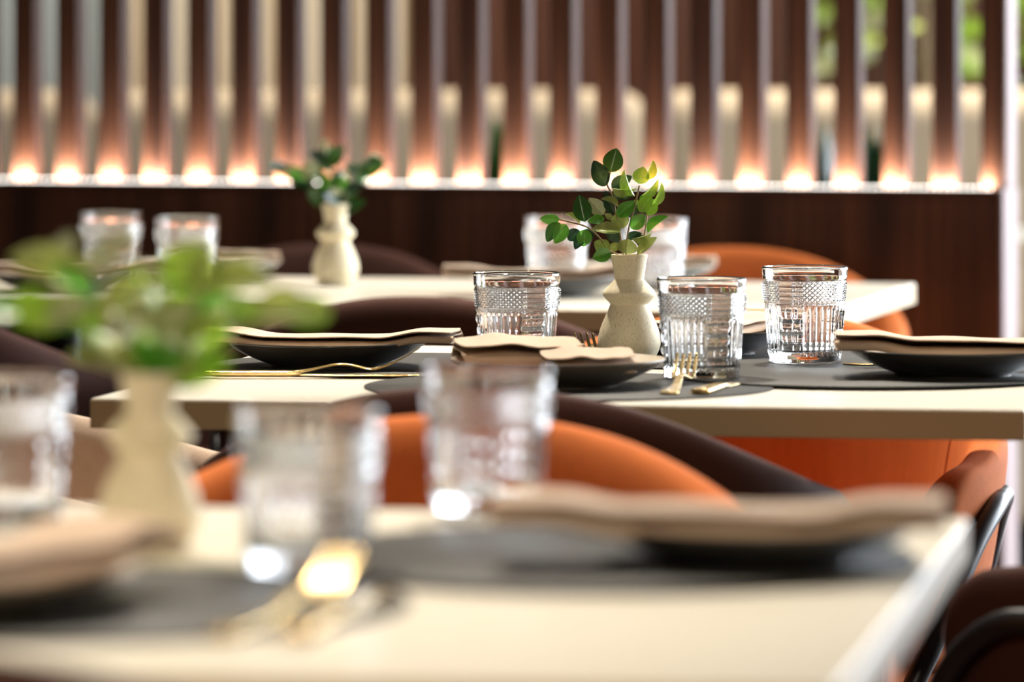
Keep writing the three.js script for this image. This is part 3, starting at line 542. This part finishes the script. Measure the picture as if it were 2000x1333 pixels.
const seatGeo = (() => {                                  // rounded cushion in the outline of the shell
  const s = new THREE.Shape(), pts = []; for (let i = 0; i <= 48; i++) { const p = plan.getPointAt(i / 48); pts.push(new THREE.Vector2(p.x * 0.93, -p.z * 0.93 )); }
  pts.push(new THREE.Vector2(0.2, -0.235), new THREE.Vector2(0.12, -0.258), new THREE.Vector2(0, -0.262), new THREE.Vector2(-0.12, -0.258), new THREE.Vector2(-0.2, -0.235));
  s.setFromPoints(pts); const g = new THREE.ExtrudeGeometry(s, { depth: 0.035, bevelEnabled: true, bevelThickness: 0.02, bevelSize: 0.018, bevelOffset: -0.018, bevelSegments: 5, curveSegments: 12 }); g.rotateX(-Math.PI / 2); g.translate(0, 0.41, 0); return toCreasedNormals(g, 0.8);
})();
const seamGeos = [0.27, 0.73].map((u) => { const a = []; for (let i = 0; i <= 10; i++) { const y = 0.46 + 0.21 * i / 10; a.push(shellPoint(u + (u < 0.5 ? -1 : 1) * 0.012 * (i / 10), y, 0.0004)); } return tube(a, 0.0011, 30, 6); });
const welts = [0.045, 0.955].map((u) => { const a = []; for (let i = 0; i <= 12; i++) { const y = 0.49 + 0.08 * i / 12; a.push(shellPoint(u, y, 0.0)); } return tube(a, 0.0016, 24, 6); });
const legGeos = [-1, 1].map((s) => [
  tube([V(s * 0.225, 0.008, 0.22), V(s * 0.222, 0.25, 0.21), V(s * 0.224, 0.40, 0.2), V(s * 0.248, 0.46, 0.18), V(s * 0.285, 0.555, 0.115), V(s * 0.303, 0.59, 0.06), V(s * 0.305, 0.595, 0.02)], 0.0115, 60, 12),
  tube([V(s * 0.235, 0.008, -0.25), V(s * 0.25, 0.28, -0.215), V(s * 0.275, 0.49, -0.155), V(s * 0.292, 0.56, -0.12), V(s * 0.304, 0.592, -0.06), V(s * 0.305, 0.595, 0.02)], 0.0115, 50, 12)]);
const crossGeo = tube([V(-0.235, 0.392, 0.18), V(0, 0.392, 0.18), V(0.235, 0.392, 0.18)], 0.009, 12, 10);
const foot = new THREE.CylinderGeometry(0.0125, 0.0125, 0.012, 14);
const chairs = {};
function chair(label, fabric, x, d, turn) {
  const mat = M[fabric], pos = [x, 0, -d];
  if (chairs[fabric]) return copyOf(chairs[fabric], label, pos, turn);
  const t = chairs[fabric] = thing('dining_chair', label, 'chair', pos, turn, 'upholstered tub dining chairs');
  part('backrest', shellGeo, mat, t); part('seat', seatGeo, mat, t);
  for (const g of seamGeos) part('seam', g, fabric === 'orange' ? M.seamO : M.seamB, t);
  for (const g of welts) part('seam', g, fabric === 'orange' ? M.seamO : M.seamB, t);
  legGeos.forEach((pair, k) => pair.forEach((g, j) => { const l = part('leg', g, M.black, t), f = part('foot', foot, M.black, l); f.position.set((k ? 1 : -1) * (j ? 0.235 : 0.225), 0.006, j ? -0.25 : 0.22); }));
  part('crossbar', crossGeo, M.black, t);
  return t;
}
const q = Math.PI / 2;
chair('orange velvet chair behind the focused table, facing the camera', 'orange', 0.220, 5.14, TR);
chair('orange velvet chair behind the nearest table, its back rim blurred', 'orange', -0.095, 3.50, TR);
chair('rust orange chair at the right rear of the far table', 'orange', 0.265, 7.0, BR);
chair('brown chair seen from behind, drawn up to the front of the focused table', 'brown', 0.018, 4.46, Math.PI + TR);
chair('dark brown chair seen from behind, drawn up to the far table', 'brown', -0.06, 6.07, Math.PI + TR);
chair('brown chair seen from behind, far left before the far table', 'brown', -0.80, 6.24, Math.PI + TR);
chair('brown chair behind the far table, left of its vase', 'brown', -0.36, 7.12, BR);
chair('brown chair with a black tube frame at the right edge of the picture', 'brown', 0.64, 4.2, -2.214);
chair('brown chair whose rim shows dark in the lower left corner', 'brown', -0.25, 2.6, Math.PI + TR);
chair('brown woven chair coloured tan as if sunlit at the left end of the focused table', 'tan', -0.375, 4.80, q + TR);

// ------------------------------------------------------------------ plants beyond the partition
function bush(label, x, z, y0, h, w, n, size, s0, tones) {
  seed = s0;
  const t = thing('potted_tree', label, 'plant', [x, 0, z]);
  part('pot', new THREE.LatheGeometry([[0, 0], [0.15, 0], [0.19, 0.38], [0.18, 0.40], [0.165, 0.385], [0, 0.36]].map((p) => new THREE.Vector2(...p)), 32), M.pot, t);
  part('trunk', tube([V(0, 0.35, 0), V(0.03, h * 0.4, 0.02), V(-0.02, h * 0.7, 0), V(0, h, 0)], 0.02, 20, 8), M.bark, t);
  for (let i = 0; i < n; i++) {
    const a = rnd() * 6.283, yy = y0 + (h - y0) * rnd(), r = w * Math.sqrt(rnd()), b = V(Math.cos(a) * r, yy, Math.sin(a) * r), dir = V(Math.cos(a) + rr(-0.6, 0.6), rr(-0.5, 0.7), Math.sin(a) + rr(-0.6, 0.6)).normalize();
    addLeaf(t, b, b.clone().addScaledVector(dir, size * rr(0.7, 1.2)), size * 0.5, rr(-1, 1), tones[Math.floor(rnd() * tones.length)], Math.floor(rnd() * 3), V(0, 1, 0.4));
  }
}
bush('tall leafy tree beyond the partition, seen through the last slat gaps', 0.93, -11.1, 1.0, 2.4, 0.2, 170, 0.13, 4242, [2, 3, 3, 5]);
bush('leafy tree beyond the partition at the right edge of the picture', 1.42, -11.1, 0.95, 2.3, 0.2, 170, 0.13, 777, [2, 3, 3, 5]);
function smallPlant(label, px, d, n, s0) {
  seed = s0;
  const t = thing('potted_plant', label, 'plant', [X(px, d), 0.75, -d]);
  part('pot', new THREE.LatheGeometry([[0, 0], [0.03, 0], [0.04, 0.07], [0.037, 0.072], [0.034, 0.066], [0, 0.06]].map((p) => new THREE.Vector2(...p)), 24), M.vase, t);
  for (let i = 0; i < n; i++) { const a = i * 2.4, b = V(0.012 * Math.cos(a), 0.062, 0.012 * Math.sin(a)); addLeaf(t, b, b.clone().add(V(0.04 * Math.cos(a), rr(0.07, 0.15), 0.04 * Math.sin(a))), 0.035, 0, i % 2 ? 0 : 4, 1, V(Math.cos(a), 0.3, Math.sin(a))); }
}
smallPlant('small dark green plant behind the slats, left of the focused sprigs', 953, 8.7, 12, 31);
smallPlant('small green plant behind the slats at the right, left one of a pair', 1612, 8.7, 10, 32);
smallPlant('small bluish green plant behind the slats at the right, right one of a pair', 1712, 8.7, 12, 33);
table('narrow cream table hidden behind the partition with small plants', 0.35, 8.7, 1.5, 0.6, 0);

renderer.render(scene, camera);
